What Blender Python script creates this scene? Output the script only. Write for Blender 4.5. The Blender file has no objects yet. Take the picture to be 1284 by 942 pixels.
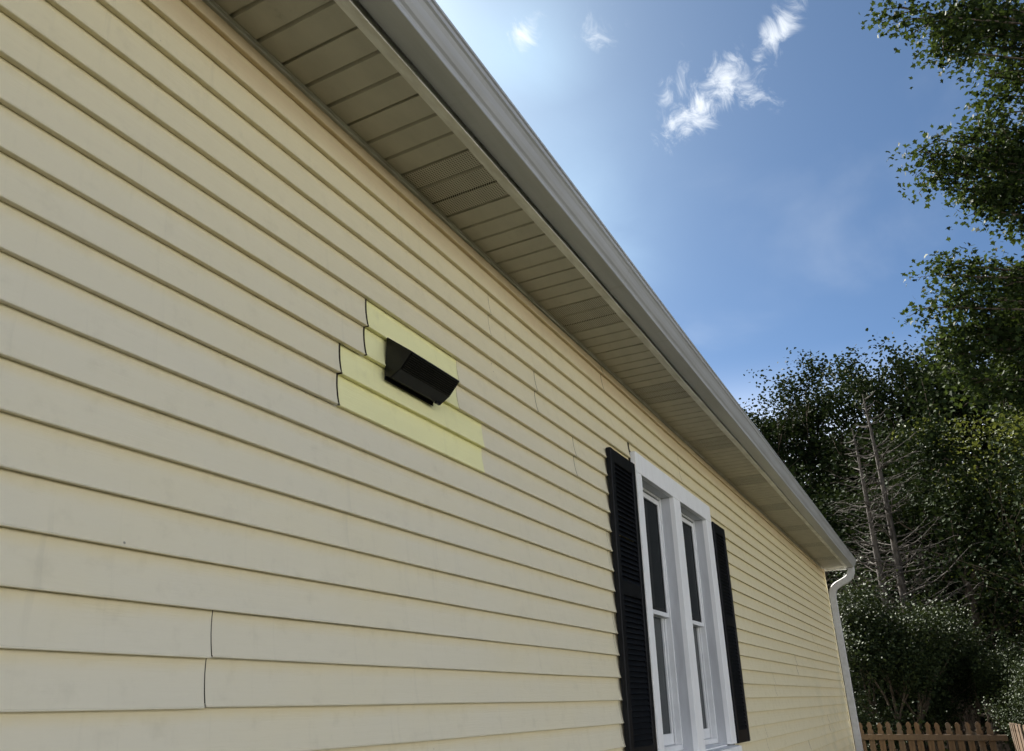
import bpy, bmesh, math, random
import numpy as np
from mathutils import Vector, Matrix

scene = bpy.context.scene
COL = scene.collection
random.seed(7)
rng = np.random.default_rng(11)
RAD = math.radians

# ------------------------------------------------------------------ camera
CAM = Vector((0.0, -1.453, 0.006))
cam_d = bpy.data.cameras.new('camera')
cam = bpy.data.objects.new('camera', cam_d)
COL.objects.link(cam)
scene.camera = cam
cam_d.sensor_width = 36.0
cam_d.lens = 953.155 / 1284.0 * 36.0
cam_d.clip_start = 0.05
cam_d.clip_end = 2000.0
right = Vector((0.4764, -0.8791, -0.0141))
up = Vector((-0.3396, -0.1987, 0.9193))
fwd = Vector((0.8110, 0.4332, 0.3932))
cam.matrix_world = Matrix(((right.x, up.x, -fwd.x, CAM.x),
                           (right.y, up.y, -fwd.y, CAM.y),
                           (right.z, up.z, -fwd.z, CAM.z),
                           (0, 0, 0, 1)))

# ------------------------------------------------------------------ sky and sun
SUN_AZ, SUN_EL = 51.0, 45.5          # azimuth from +x towards +y
SKY_STRENGTH = 0.05
EXPOSURE = 2.18
CLOUD = (5.1, 5.35, 5.6)

scene.view_settings.view_transform = 'Standard'
scene.view_settings.look = 'None'
scene.view_settings.gamma = 1.0
scene.view_settings.exposure = EXPOSURE
scene.view_settings.use_curve_mapping = False
scene.cycles.max_bounces = 7
scene.cycles.diffuse_bounces = 4
scene.cycles.glossy_bounces = 3

world = bpy.data.worlds.new('World')
scene.world = world
world.use_nodes = True
wn = world.node_tree.nodes
wl = world.node_tree.links
wn.clear()


def wnode(t, **kw):
    n = wn.new(t)
    for k, v in kw.items():
        setattr(n, k, v)
    return n


def wmath(op, a, b=None, clamp=False):
    n = wnode('ShaderNodeMath', operation=op, use_clamp=clamp)
    for i, v in enumerate((a, b)):
        if v is None:
            continue
        if isinstance(v, (int, float)):
            n.inputs[i].default_value = v
        else:
            wl.new(v, n.inputs[i])
    return n.outputs[0]


sky = wnode('ShaderNodeTexSky', sky_type='NISHITA', sun_disc=False)
sky.sun_elevation = RAD(SUN_EL)
sky.sun_rotation = RAD(90 - SUN_AZ)
sky.altitude = 100
sky.air_density = 0.45
sky.dust_density = 0.7
sky.ozone_density = 1.6
tc = wnode('ShaderNodeTexCoord')
sep = wnode('ShaderNodeSeparateXYZ')
wl.new(tc.outputs['Generated'], sep.inputs[0])
zc = wmath('MAXIMUM', sep.outputs[2], 0.06)
px = wmath('DIVIDE', sep.outputs[0], zc)
py = wmath('DIVIDE', sep.outputs[1], zc)
pl = wnode('ShaderNodeCombineXYZ')
wl.new(px, pl.inputs[0]); wl.new(py, pl.inputs[1])


def wnoise(scale, detail, rough, dist=0.0, rot=0.0, stretch=(1, 1, 1), loc=(0, 0, 0)):
    m = wnode('ShaderNodeMapping')
    m.inputs['Rotation'].default_value = (0, 0, rot)
    m.inputs['Scale'].default_value = stretch
    m.inputs['Location'].default_value = loc
    wl.new(pl.outputs[0], m.inputs[0])
    n = wnode('ShaderNodeTexNoise')
    n.inputs['Scale'].default_value = scale
    n.inputs['Detail'].default_value = detail
    n.inputs['Roughness'].default_value = rough
    n.inputs['Distortion'].default_value = dist
    wl.new(m.outputs[0], n.inputs['Vector'])
    return n.outputs['Fac']


def blob(cx, cy, rx, ry, rot):
    """soft elliptical patch in the plane of the clouds"""
    dx = wmath('SUBTRACT', px, cx); dy = wmath('SUBTRACT', py, cy)
    c, s = math.cos(rot), math.sin(rot)
    u = wmath('ADD', wmath('MULTIPLY', dx, c / rx), wmath('MULTIPLY', dy, s / rx))
    v = wmath('ADD', wmath('MULTIPLY', dx, -s / ry), wmath('MULTIPLY', dy, c / ry))
    r2 = wmath('ADD', wmath('MULTIPLY', u, u), wmath('MULTIPLY', v, v))
    return wmath('POWER', 2.718, wmath('MULTIPLY', r2, -1.0))


def ramp(v, lo, hi):
    n = wnode('ShaderNodeMapRange', interpolation_type='SMOOTHSTEP')
    n.inputs['From Min'].default_value = lo
    n.inputs['From Max'].default_value = hi
    wl.new(v, n.inputs['Value'])
    return n.outputs[0]


fine = wnoise(13.0, 10, 0.66, 1.1, 0.25, (0.75, 1.5, 1))
wisp = None
for (cx, cy, rx, ry, rot, amp) in [(1.135, 0.195, 0.115, 0.052, 0.94, 1.05), (1.065, 0.222, 0.085, 0.042, 0.15, .80), (1.14, 0.118, 0.075, 0.034, -0.6, .78),
                                   (1.035, 0.052, 0.085, 0.030, 0.64, .85), (1.10, 0.15, 0.08, 0.05, 0.3, .8), (0.98, 0.005, 0.06, 0.022, .7, .6),
                                   (0.825, 0.408, 0.045, 0.028, 0.9, .78), (0.88, 0.30, 0.06, 0.04, 0.3, .5)]:
    b = wmath('MULTIPLY', blob(cx, cy, rx, ry, rot), amp)
    wisp = b if wisp is None else wmath('MAXIMUM', wisp, b)
wispm = ramp(wmath('ADD', wisp, wmath('MULTIPLY', wmath('SUBTRACT', fine, 0.5), 3.0)), 0.28, 1.45)
wispm = wmath('MULTIPLY', wmath('MULTIPLY', wispm, ramp(wisp, 0.05, 0.4)), 0.84)
# thin veil of high haze drifting over the whole sky
veil = ramp(wnoise(1.3, 6, 0.5, 0.3, 0.4, (1, 1.5, 1), (7.3, 2.6, 0)), 0.52, 0.95)
veil = wmath('MULTIPLY', veil, 0.25)
soft = wmath('MAXIMUM', blob(1.36, 0.56, 0.34, 0.16, 0.2), blob(0.86, 0.43, 0.13, 0.10, 0.2))
soft = wmath('MULTIPLY', soft, wmath('MULTIPLY', wnoise(3.0, 5, .55, .4, .3, (1, 1.4, 1), (1, 1, 0)), 0.60))
total = wmath('MAXIMUM', wispm, veil, clamp=True)
mixs = wnode('ShaderNodeMix', data_type='RGBA')
wl.new(soft, mixs.inputs['Factor'])
tint = wnode('ShaderNodeMix', data_type='RGBA', blend_type='MULTIPLY')
tint.inputs['Factor'].default_value = 1.0
wl.new(sky.outputs[0], tint.inputs['A'])
tint.inputs['B'].default_value = (0.62, 0.785, 0.825, 1)
wl.new(tint.outputs['Result'], mixs.inputs['A'])
mixs.inputs['B'].default_value = (3.5, 4.9, 6.0, 1)
mixw = wnode('ShaderNodeMix', data_type='RGBA')
wl.new(total, mixw.inputs['Factor'])
wl.new(mixs.outputs['Result'], mixw.inputs['A'])
mixw.inputs['B'].default_value = (*CLOUD, 1)
# pale haze thickening towards the horizon all round, brightened to light the shaded wall
hz = wmath('MULTIPLY', ramp(wmath('MULTIPLY', sep.outputs[2], -1.0), -0.40, -0.02), 0.97)
mixh = wnode('ShaderNodeMix', data_type='RGBA')
wl.new(hz, mixh.inputs['Factor'])
wl.new(mixw.outputs['Result'], mixh.inputs['A'])
mixh.inputs['B'].default_value = (18.5, 17.9, 16.9, 1)
mixw = mixh
bg = wnode('ShaderNodeBackground')
wl.new(mixw.outputs['Result'], bg.inputs['Color'])
bg.inputs['Strength'].default_value = SKY_STRENGTH
wo = wnode('ShaderNodeOutputWorld')
wl.new(bg.outputs[0], wo.inputs['Surface'])

sun_d = bpy.data.lights.new('sun', 'SUN')
sun_d.energy = 5.0
sun_d.angle = RAD(0.53)
sun_d.color = (1.0, 0.95, 0.86)
sun = bpy.data.objects.new('sun', sun_d)
COL.objects.link(sun)
sdir = Vector((math.cos(RAD(SUN_EL)) * math.cos(RAD(SUN_AZ)), math.cos(RAD(SUN_EL)) * math.sin(RAD(SUN_AZ)), math.sin(RAD(SUN_EL))))
sun.rotation_euler = sdir.to_track_quat('Z', 'Y').to_euler()
sun.location = (10, 10, 20)


# ------------------------------------------------------------------ materials
class Mat:
    def __init__(s, name):
        s.m = bpy.data.materials.new(name)
        s.m.use_nodes = True
        s.n = s.m.node_tree.nodes; s.l = s.m.node_tree.links
        s.b = s.n['Principled BSDF']
        s.out = s.n['Material Output']

    def node(s, t, **kw):
        n = s.n.new(t)
        for k, v in kw.items():
            setattr(n, k, v)
        return n

    def set(s, **kw):
        for k, v in kw.items():
            k = {'rough': 'Roughness', 'spec': 'Specular IOR Level', 'metal': 'Metallic', 'color': 'Base Color', 'coat': 'Coat Weight'}[k]
            s.b.inputs[k].default_value = (*v, 1) if isinstance(v, tuple) else v
        return s

    def coord(s, kind='Object', scale=(1, 1, 1)):
        t = s.node('ShaderNodeTexCoord'); m = s.node('ShaderNodeMapping')
        m.inputs['Scale'].default_value = scale
        s.l.new(t.outputs[kind], m.inputs[0])
        return m.outputs[0]

    def pos(s, scale=(1, 1, 1)):
        g = s.node('ShaderNodeNewGeometry'); m = s.node('ShaderNodeMapping')
        m.inputs['Scale'].default_value = scale
        s.l.new(g.outputs['Position'], m.inputs[0])
        return m.outputs[0]

    def noise(s, vec, scale, detail=4, rough=.55, dist=0):
        n = s.node('ShaderNodeTexNoise')
        n.inputs['Scale'].default_value = scale; n.inputs['Detail'].default_value = detail
        n.inputs['Roughness'].default_value = rough; n.inputs['Distortion'].default_value = dist
        s.l.new(vec, n.inputs['Vector'])
        return n.outputs['Fac']

    def ramp(s, v, lo, hi, a=0., b=1.):
        n = s.node('ShaderNodeMapRange', interpolation_type='SMOOTHSTEP')
        n.inputs['From Min'].default_value = lo; n.inputs['From Max'].default_value = hi
        n.inputs['To Min'].default_value = a; n.inputs['To Max'].default_value = b
        s.l.new(v, n.inputs['Value'])
        return n.outputs[0]

    def mix(s, f, a, b, blend='MIX'):
        n = s.node('ShaderNodeMix', data_type='RGBA', blend_type=blend)
        for v, k in ((f, 'Factor'), (a, 'A'), (b, 'B')):
            if isinstance(v, tuple):
                n.inputs[k].default_value = (*v, 1)
            elif isinstance(v, (int, float)):
                n.inputs[k].default_value = v
            else:
                s.l.new(v, n.inputs[k])
        return n.outputs['Result']

    def math(s, op, a, b):
        n = s.node('ShaderNodeMath', operation=op)
        for i, v in enumerate((a, b)):
            if isinstance(v, (int, float)):
                n.inputs[i].default_value = v
            else:
                s.l.new(v, n.inputs[i])
        return n.outputs[0]

    def color(s, c):
        s.l.new(c, s.b.inputs['Base Color']); return s

    def rough(s, c):
        s.l.new(c, s.b.inputs['Roughness']); return s

    def bump(s, h, strength=.3, dist=.002):
        n = s.node('ShaderNodeBump')
        n.inputs['Strength'].default_value = strength; n.inputs['Distance'].default_value = dist
        s.l.new(h, n.inputs['Height']); s.l.new(n.outputs[0], s.b.inputs['Normal']); return s


def siding_mat(name, base, faded, bounce_dust, fade_amount):
    """vinyl lap siding: embossed grain, chalky fading, fine dirt"""
    m = Mat(name)
    p = m.pos()
    grain = m.noise(m.pos((3.5, 60, 60)), 4.0, 6, .6)
    mottle = m.noise(m.pos((.9, 1, 2.2)), 1.6, 5, .55)
    blot = m.noise(p, 14.0, 5, .6)
    g = m.node('ShaderNodeSeparateXYZ'); m.l.new(p, g.inputs[0])
    # chalking is strongest on the near, low courses; eave courses get warm bounce and dust painted in
    fx = m.ramp(g.outputs[0], 1.2, 7.5, 1.0, .25)
    fz = m.ramp(g.outputs[2], .7, 1.65, 1.0, .25)
    f = m.math('MULTIPLY', m.math('MULTIPLY', fx, fz), m.ramp(mottle, .2, .75, .65, 1.1))
    f = m.math('MULTIPLY', f, fade_amount)
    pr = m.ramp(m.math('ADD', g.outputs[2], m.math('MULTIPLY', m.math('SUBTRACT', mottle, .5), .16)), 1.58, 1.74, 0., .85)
    c = m.mix(f, base, faded)
    c = m.mix(pr, c, bounce_dust)  # darker tan below the eave: bounced light and dust put into the colour
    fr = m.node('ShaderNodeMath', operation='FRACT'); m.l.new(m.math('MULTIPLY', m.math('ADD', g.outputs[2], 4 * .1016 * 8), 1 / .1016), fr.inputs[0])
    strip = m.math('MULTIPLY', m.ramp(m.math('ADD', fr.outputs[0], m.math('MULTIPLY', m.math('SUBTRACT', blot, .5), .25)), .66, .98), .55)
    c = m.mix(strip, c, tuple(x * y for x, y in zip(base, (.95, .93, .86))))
    oi = m.node('ShaderNodeObjectInfo')
    c = m.mix(m.ramp(oi.outputs['Random'], 0, 1, 0., .10), c, tuple(x * .86 for x in base))
    c = m.mix(m.ramp(blot, .52, .8, 0., .16), c, (.30, .27, .19))
    # water streaks and pale green algae film low on the far end
    st = m.noise(m.pos((9, 1, .5)), 3.0, 4, .6)
    c = m.mix(m.ramp(st, .56, .78, 0., .16), c, (.33, .31, .24))
    al = m.math('MULTIPLY', m.ramp(g.outputs[0], 8.5, 11.8), m.ramp(m.noise(m.pos((1.4, 1, .8)), 1.3, 4, .5), .42, .7))
    al = m.math('MULTIPLY', al, m.ramp(g.outputs[2], .7, -.3, 0., .30))
    c = m.mix(al, c, (.22, .27, .17))
    sp = m.node('ShaderNodeTexVoronoi'); sp.inputs['Scale'].default_value = 7.0; m.l.new(p, sp.inputs['Vector'])
    c = m.mix(m.ramp(sp.outputs['Distance'], .012, .03, .75, 0.), c, (.10, .09, .07))
    m.color(c)
    m.set(spec=.35)
    m.rough(m.ramp(blot, .3, .7, .42, .60))
    m.bump(m.math('ADD', m.math('MULTIPLY', grain, 1.0), m.math('MULTIPLY', mottle, 1.2)), .45, .0016)
    return m.m


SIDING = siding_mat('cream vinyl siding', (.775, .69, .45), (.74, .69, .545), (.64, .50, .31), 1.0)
SIDING_PATCH = siding_mat('fresh yellow vinyl siding', (.89, .86, .46), (.88, .85, .50), (.89, .86, .46), .5)


def soft_mat(name, c1, c2, scale=3.0, rough=.5, spec=.4, bump=.1, stretch=(1, 1, 1), bd=.001, pos=True):
    m = Mat(name)
    v = m.pos(stretch) if pos else m.coord('Object', stretch)
    n = m.noise(v, scale, 6, .6)
    m.color(m.mix(m.ramp(n, .3, .7), c1, c2)); m.set(rough=rough, spec=spec)
    if bump:
        m.bump(m.noise(v, scale * 8, 5, .6), bump, bd)
    return m.m


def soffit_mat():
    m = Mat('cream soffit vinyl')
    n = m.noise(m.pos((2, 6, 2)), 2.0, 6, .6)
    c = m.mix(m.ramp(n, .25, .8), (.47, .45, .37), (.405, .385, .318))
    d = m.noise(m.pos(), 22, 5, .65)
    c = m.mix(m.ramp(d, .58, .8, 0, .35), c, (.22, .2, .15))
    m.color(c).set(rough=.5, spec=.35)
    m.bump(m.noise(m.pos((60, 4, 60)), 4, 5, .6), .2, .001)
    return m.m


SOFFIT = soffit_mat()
WHITE = soft_mat('white painted trim', (.92, .925, .93), (.86, .865, .87), 5, .42, .4, .25, (6, 6, 1.2))
JAMB_SHADED = soft_mat('shade-greyed jamb board', (.56, .575, .60), (.49, .50, .525), 4, .45, .4, .3, (6, 6, 1))  # white boards greyed, the shade of the reveal is in the colour
VINYL = soft_mat('white window vinyl', (.78, .79, .80), (.70, .71, .72), 9, .3, .5, 0)
CHANNEL = soft_mat('grey white soffit channel', (.60, .60, .57), (.44, .43, .39), 9, .45, .4, .1, (1, 3, 1))
FASCIA = soft_mat('white aluminium fascia', (.84, .84, .80), (.56, .54, .48), 5, .45, .4, .1, (.8, 3, 3))


def gutter_mat():
    m = Mat('white aluminium gutter')
    n = m.noise(m.pos((.5, 6, 6)), 3, 6, .6)
    c = m.mix(m.ramp(n, .3, .75), (.47, .48, .495), (.39, .395, .40))
    s = m.noise(m.pos((14, 2, 1)), 2.0, 5, .65)
    c = m.mix(m.ramp(s, .56, .8, 0., .45), c, (.30, .285, .25))
    m.color(c).set(rough=.38, spec=.5)
    m.bump(m.noise(m.pos((.7, 5, 5)), 2.0, 3, .5), .3, .004)
    return m.m


GUTTER = gutter_mat()
BLACK = soft_mat('black shutter plastic', (.0035, .0042, .006), (.007, .008, .011), 5, .45, .16, .2, (5, 5, 1))
VENT = soft_mat('black vent plastic', (.0025, .0027, .0032), (.005, .005, .0055), 14, .30, .30, .25)
FLAP = soft_mat('smooth dark damper plastic', (.018, .019, .020), (.03, .031, .032), 6, .32, .5, .1)
SHEATH = soft_mat('dark brown sheathing', (.045, .032, .022), (.10, .07, .045), 6, .9, .2, .3, (1, 1, 5))
CONCRETE = soft_mat('grey concrete', (.30, .29, .27), (.22, .21, .195), 4, .9, .2, .5)
SHINGLE = soft_mat('grey asphalt shingle', (.06, .058, .056), (.10, .097, .092), 30, .9, .2, .6)
METAL = soft_mat('galvanised strap', (.5, .5, .5), (.38, .38, .38), 10, .4, .5, 0)


def glass_mat():
    m = Mat('dark window glass')
    m.set(color=(.007, .010, .011), rough=.02, spec=.02)
    m.bump(m.noise(m.pos(), 2.2, 2, .5), .06, .004)
    return m.m


GLASS = glass_mat()
GLASS_LOW = GLASS.copy(); GLASS_LOW.name = 'clear lower glass'
GLASS_LOW.node_tree.nodes['Principled BSDF'].inputs['Specular IOR Level'].default_value = .16
GLASS_LOW.node_tree.nodes['Principled BSDF'].inputs['Base Color'].default_value = (.010, .016, .018, 1)


def screen_mat():
    m = Mat('dark insect screen')
    m.set(color=(.012, .013, .014), rough=.7, spec=.25)
    m.bump(m.noise(m.pos((1, 1, 1)), 900, 2, .5), .4, .0006)
    return m.m


SCREEN = screen_mat()


def wood_mat():
    m = Mat('weathered fence wood')
    g = m.noise(m.coord('Object', (14, 14, 1.2)), 5, 6, .65, .6)
    oi = m.node('ShaderNodeObjectInfo')
    c = m.mix(m.ramp(g, .3, .72), (.125, .078, .043), (.058, .036, .021))
    c = m.mix(m.ramp(oi.outputs['Random'], 0, 1, 0, .6), c, (.075, .058, .043))
    st = m.noise(m.pos((3, 3, .8)), 2.5, 5, .6)
    c = m.mix(m.ramp(st, .5, .75, 0, .5), c, (.085, .08, .072))
    m.color(c).set(rough=.8, spec=.2)
    m.bump(g, .5, .003)
    return m.m


WOOD = wood_mat()


def bark_mat(name, a, b, sc=6):
    m = Mat(name)
    g = m.noise(m.pos((3, 3, .7)), sc, 7, .65, .4)
    m.color(m.mix(m.ramp(g, .3, .7), a, b)).set(rough=.9, spec=.15)
    m.bump(g, .8, .03)
    return m.m


BARK = bark_mat('tree bark', (.045, .036, .027), (.13, .105, .08))
DEADBARK = bark_mat('bare grey dead wood', (.035, .031, .028), (.105, .095, .085))


def leaf_mat(name, dark, light, gloss=.35, trans=.3, spec=.5):
    m = Mat(name)
    at = m.node('ShaderNodeAttribute', attribute_name='tone')
    c = m.mix(at.outputs['Fac'], dark, light)
    m.color(c).set(rough=gloss, spec=spec)
    t = m.node('ShaderNodeBsdfTranslucent')
    tcx = m.mix(.5, c, (light[0] * 1.9, light[1] * 1.7, light[2] * .8))
    m.l.new(tcx, t.inputs['Color'])
    mx = m.node('ShaderNodeMixShader'); mx.inputs[0].default_value = trans
    m.l.new(m.b.outputs[0], mx.inputs[1]); m.l.new(t.outputs[0], mx.inputs[2])
    m.l.new(mx.outputs[0], m.out.inputs['Surface'])
    return m.m


LEAF_MAPLE = leaf_mat('maple leaf', (.008, .016, .006), (.034, .053, .015), .65, .2, .06)
LEAF_FOREST = leaf_mat('forest leaf', (.007, .013, .006), (.023, .036, .013), .7, .07, .03)
LEAF_PALE = leaf_mat('yellow green leaf', (.020, .030, .009), (.075, .092, .025), .6, .22, .15)
LEAF_GLOSSY = leaf_mat('glossy shrub leaf', (.008, .015, .007), (.042, .060, .022), .6, .06, .12)


def lawn_mat():
    m = Mat('lawn')
    n = m.noise(m.pos(), .35, 6, .6); f = m.noise(m.pos(), 18, 6, .7)
    c = m.mix(m.ramp(n, .35, .65), (.028, .030, .014), (.044, .041, .021))
    c = m.mix(m.ramp(f, .35, .7), c, (.020, .022, .010))
    m.color(c).set(rough=.9, spec=.15)
    m.bump(f, .8, .05)
    return m.m


LAWN = lawn_mat()


# ------------------------------------------------------------------ mesh helpers
def tag(o, label=None, cat=None, group=None, kind=None):
    if label: o['label'] = label
    if cat: o['category'] = cat
    if group: o['group'] = group
    if kind: o['kind'] = kind
    return o


def link(name, me, mat, parent=None, loc=None, rot=None):
    o = bpy.data.objects.new(name, me)
    COL.objects.link(o)
    if mat is not None and len(me.materials) == 0:
        me.materials.append(mat)
    if loc is not None: o.location = loc
    if rot is not None: o.rotation_euler = rot
    if parent is not None:
        o.parent = parent
    return o


def empty(name, loc, rz=0.):
    o = bpy.data.objects.new(name, None)
    o.empty_display_size = .2
    COL.objects.link(o)
    o.location = loc; o.rotation_euler = (0, 0, rz)
    return o


def mesh(name, v, f, smooth=False):
    me = bpy.data.meshes.new(name)
    me.from_pydata([tuple(a) for a in v], [], f)
    bm = bmesh.new(); bm.from_mesh(me)
    bmesh.ops.recalc_face_normals(bm, faces=bm.faces)
    bm.to_mesh(me); bm.free()
    if smooth:
        for p in me.polygons: p.use_smooth = True
    me.update()
    return me


def box_me(name, x0, x1, y0, y1, z0, z1, bevel=0.0):
    bm = bmesh.new()
    bmesh.ops.create_cube(bm, size=1.0)
    for v in bm.verts:
        v.co = Vector((x0 + (v.co.x + .5) * (x1 - x0), y0 + (v.co.y + .5) * (y1 - y0), z0 + (v.co.z + .5) * (z1 - z0)))
    if bevel:
        bmesh.ops.bevel(bm, geom=bm.edges[:], offset=bevel, segments=1, affect='EDGES')
    me = bpy.data.meshes.new(name); bm.to_mesh(me); bm.free()
    return me


def prism_x(name, prof, x0, x1, closed=True, nx=1, wob=None, caps=True):
    """sweep a (y,z) outline along x"""
    v, f = [], []
    n = len(prof)
    for i in range(nx + 1):
        x = x0 + (x1 - x0) * i / nx
        dy, dz = wob(x) if wob else (0, 0)
        for (y, z) in prof: v.append((x, y + dy, z + dz))
    for i in range(nx):
        for j in range(n if closed else n - 1):
            a = i * n + j; b = i * n + (j + 1) % n
            f.append((a, b, b + n, a + n))
    if closed and caps:
        f.append(tuple(range(n))); f.append(tuple(range(nx * n, nx * n + n)))
    return mesh(name, v, f)


def tube(bm, pts, radii, seg=6):
    """tapered tube through points, into an existing list pair"""
    V, F = bm
    rings = []
    for i, p in enumerate(pts):
        d = (pts[min(i + 1, len(pts) - 1)] - pts[max(i - 1, 0)])
        if d.length < 1e-6: d = Vector((0, 0, 1))
        d.normalize()
        a = d.cross(Vector((.31, .87, .2))); a.normalize(); b = d.cross(a)
        base = len(V)
        for k in range(seg):
            t = 2 * math.pi * k / seg
            V.append(p + (a * math.cos(t) + b * math.sin(t)) * radii[i])
        rings.append(base)
    for i in range(len(rings) - 1):
        for k in range(seg):
            F.append((rings[i] + k, rings[i] + (k + 1) % seg, rings[i + 1] + (k + 1) % seg, rings[i + 1] + k))


GROUND_Z = -1.63

# ------------------------------------------------------------------ setting: ground
v = []; f = []
gx = [-300, -120, -60, -30, -15, -8, -4, 0, 4, 8, 12, 16, 20, 26, 34, 45, 60, 90, 150, 300]
gy = gx
for y in gy:
    for x in gx:
        d = math.hypot(x - 4, y)
        v.append((x, y, GROUND_Z + (0.06 * math.sin(x * .31) * math.sin(y * .23) if d > 22 else 0.0)))
n = len(gx)
for j in range(n - 1):
    for i in range(n - 1):
        f.append((j * n + i, j * n + i + 1, j * n + i + n + 1, j * n + i + n))
ground = link('ground', mesh('ground', v, f, True), LAWN)
tag(ground, 'mown lawn around the house running back under the trees', 'lawn', kind='structure')

# ------------------------------------------------------------------ the house
H = 0.1016
X0, X1 = -5.0, 12.75
DEPTH = 8.0
ZS = 1.795                                       # underside of the soffit
hb = Vector((X0, 0.0, GROUND_Z))
house = empty('house', hb)
tag(house, 'single storey house clad in cream vinyl lap siding with white gutter', 'house')
INV = Matrix.Translation(-hb)


def part(name, me, mat, parent=None):
    """house part or sub-part modelled in world coordinates"""
    o = bpy.data.objects.new(name, me)
    COL.objects.link(o)
    if mat is not None and len(me.materials) == 0:
        me.materials.append(mat)
    o.parent = parent or house
    if parent is None:
        o.matrix_parent_inverse = INV
    return o


# core of the walls, gables and foundation
wall_me = mesh('wall', [(X0, .012, -1.3), (X1 - .012, .012, -1.3), (X1 - .012, DEPTH, -1.3), (X0, DEPTH, -1.3),
                        (X0, .012, 1.93), (X1 - .012, .012, 1.93), (X1 - .012, DEPTH, 1.93), (X0, DEPTH, 1.93),
                        (X0, DEPTH / 2, 1.93 + .4 * DEPTH / 2), (X1 - .012, DEPTH / 2, 1.93 + .4 * DEPTH / 2)],
               [(0, 3, 2, 1), (0, 1, 5, 4), (2, 3, 7, 6), (1, 2, 6, 9, 5), (0, 4, 8, 7, 3), (4, 5, 9, 8), (6, 7, 8, 9)])
# opening behind the twin window is hidden by the frames, so the core stays solid 12 cm further in
WX0, WX1, WZ0, WZ1 = 4.20, 5.88, -.33, 1.372       # outside of the window casing


def wall_core():
    bm = bmesh.new(); bm.from_mesh(wall_me)
    return bm


wall = part('wall', wall_me, SHEATH)
foundation = part('foundation', box_me('foundation', X0 + .01, X1 - .03, .03, DEPTH - .02, GROUND_Z - .2, -1.3), CONCRETE)

# siding ------------------------------------------------------------
LIP = 0.0200


def course(zlip, ztop):
    """outline of one lap from its top down to the lip and back under it"""
    h = ztop - zlip
    pts = []
    for t in (0, .12, .3, .5, .7, .85, .95):
        pts.append((-.0025 - (LIP - .0025) * (t ** 1.85), ztop - t * h))
    pts += [(-LIP - .0004, zlip + .004), (-LIP - .0001, zlip + .0012), (-LIP + .0018, zlip), (-.0025, zlip + .0016)]
    return pts


def clip_top(pts, zmax):
    out = []
    for i, (y, z) in enumerate(pts):
        if z <= zmax: out.append((y, z))
        elif i + 1 < len(pts) and pts[i + 1][1] < zmax:
            y2, z2 = pts[i + 1]; t = (z - zmax) / (z - z2)
            out.append((y + (y2 - y) * t, zmax))
    return out


def clip_bot(pts, zmin):
    out = []
    for i, (y, z) in enumerate(pts):
        if z >= zmin: out.append((y, z))
        else:
            y1, z1 = pts[i - 1]; t = (z1 - zmin) / (z1 - z)
            out.append((y1 + (y - y1) * t, zmin)); break
    return out


def siding_panel(m, x0, x1, zmin=None, zmax=None, mat=None, bulge=0.0, dy=0.0):
    prof = course((2 * m + 1) * H, (2 * m + 2) * H) + course(2 * m * H, (2 * m + 1) * H)
    if zmax is None: prof = [(-.0012, (2 * m + 2) * H + .010)] + prof      # nailing flange tucked up behind the panel above
    if zmax is not None: prof = clip_top(prof, zmax)
    if zmin is not None: prof = clip_bot(prof, zmin)
    ph = random.random() * 6.28; am = random.uniform(.4, 1.0)
    ph2 = random.random() * 6.28

    def wob(x):
        e = 0.0
        if bulge and x > x1 - .12: e = -bulge * ((x - x1 + .12) / .12) ** 2
        return (-.0011 * am * (1 + math.sin(x * 2.1 + ph)) + e + dy, .0011 * am * math.sin(x * 1.35 + ph2) + .0005 * math.sin(x * 5.1 + ph))
    nx = max(2, int((x1 - x0) / .22))
    me = prism_x('siding_panel', prof, x0, x1, closed=False, nx=nx, wob=wob)
    # fold the sheet's ends and back so that it has thickness
    bm = bmesh.new(); bm.from_mesh(me)
    bmesh.ops.recalc_face_normals(bm, faces=bm.faces)
    for fc in bm.faces:
        if fc.normal.y > .3: fc.normal_flip()
    bm.to_mesh(me); bm.free()
    return part('siding_panel', me, mat or SIDING, wall)


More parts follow.
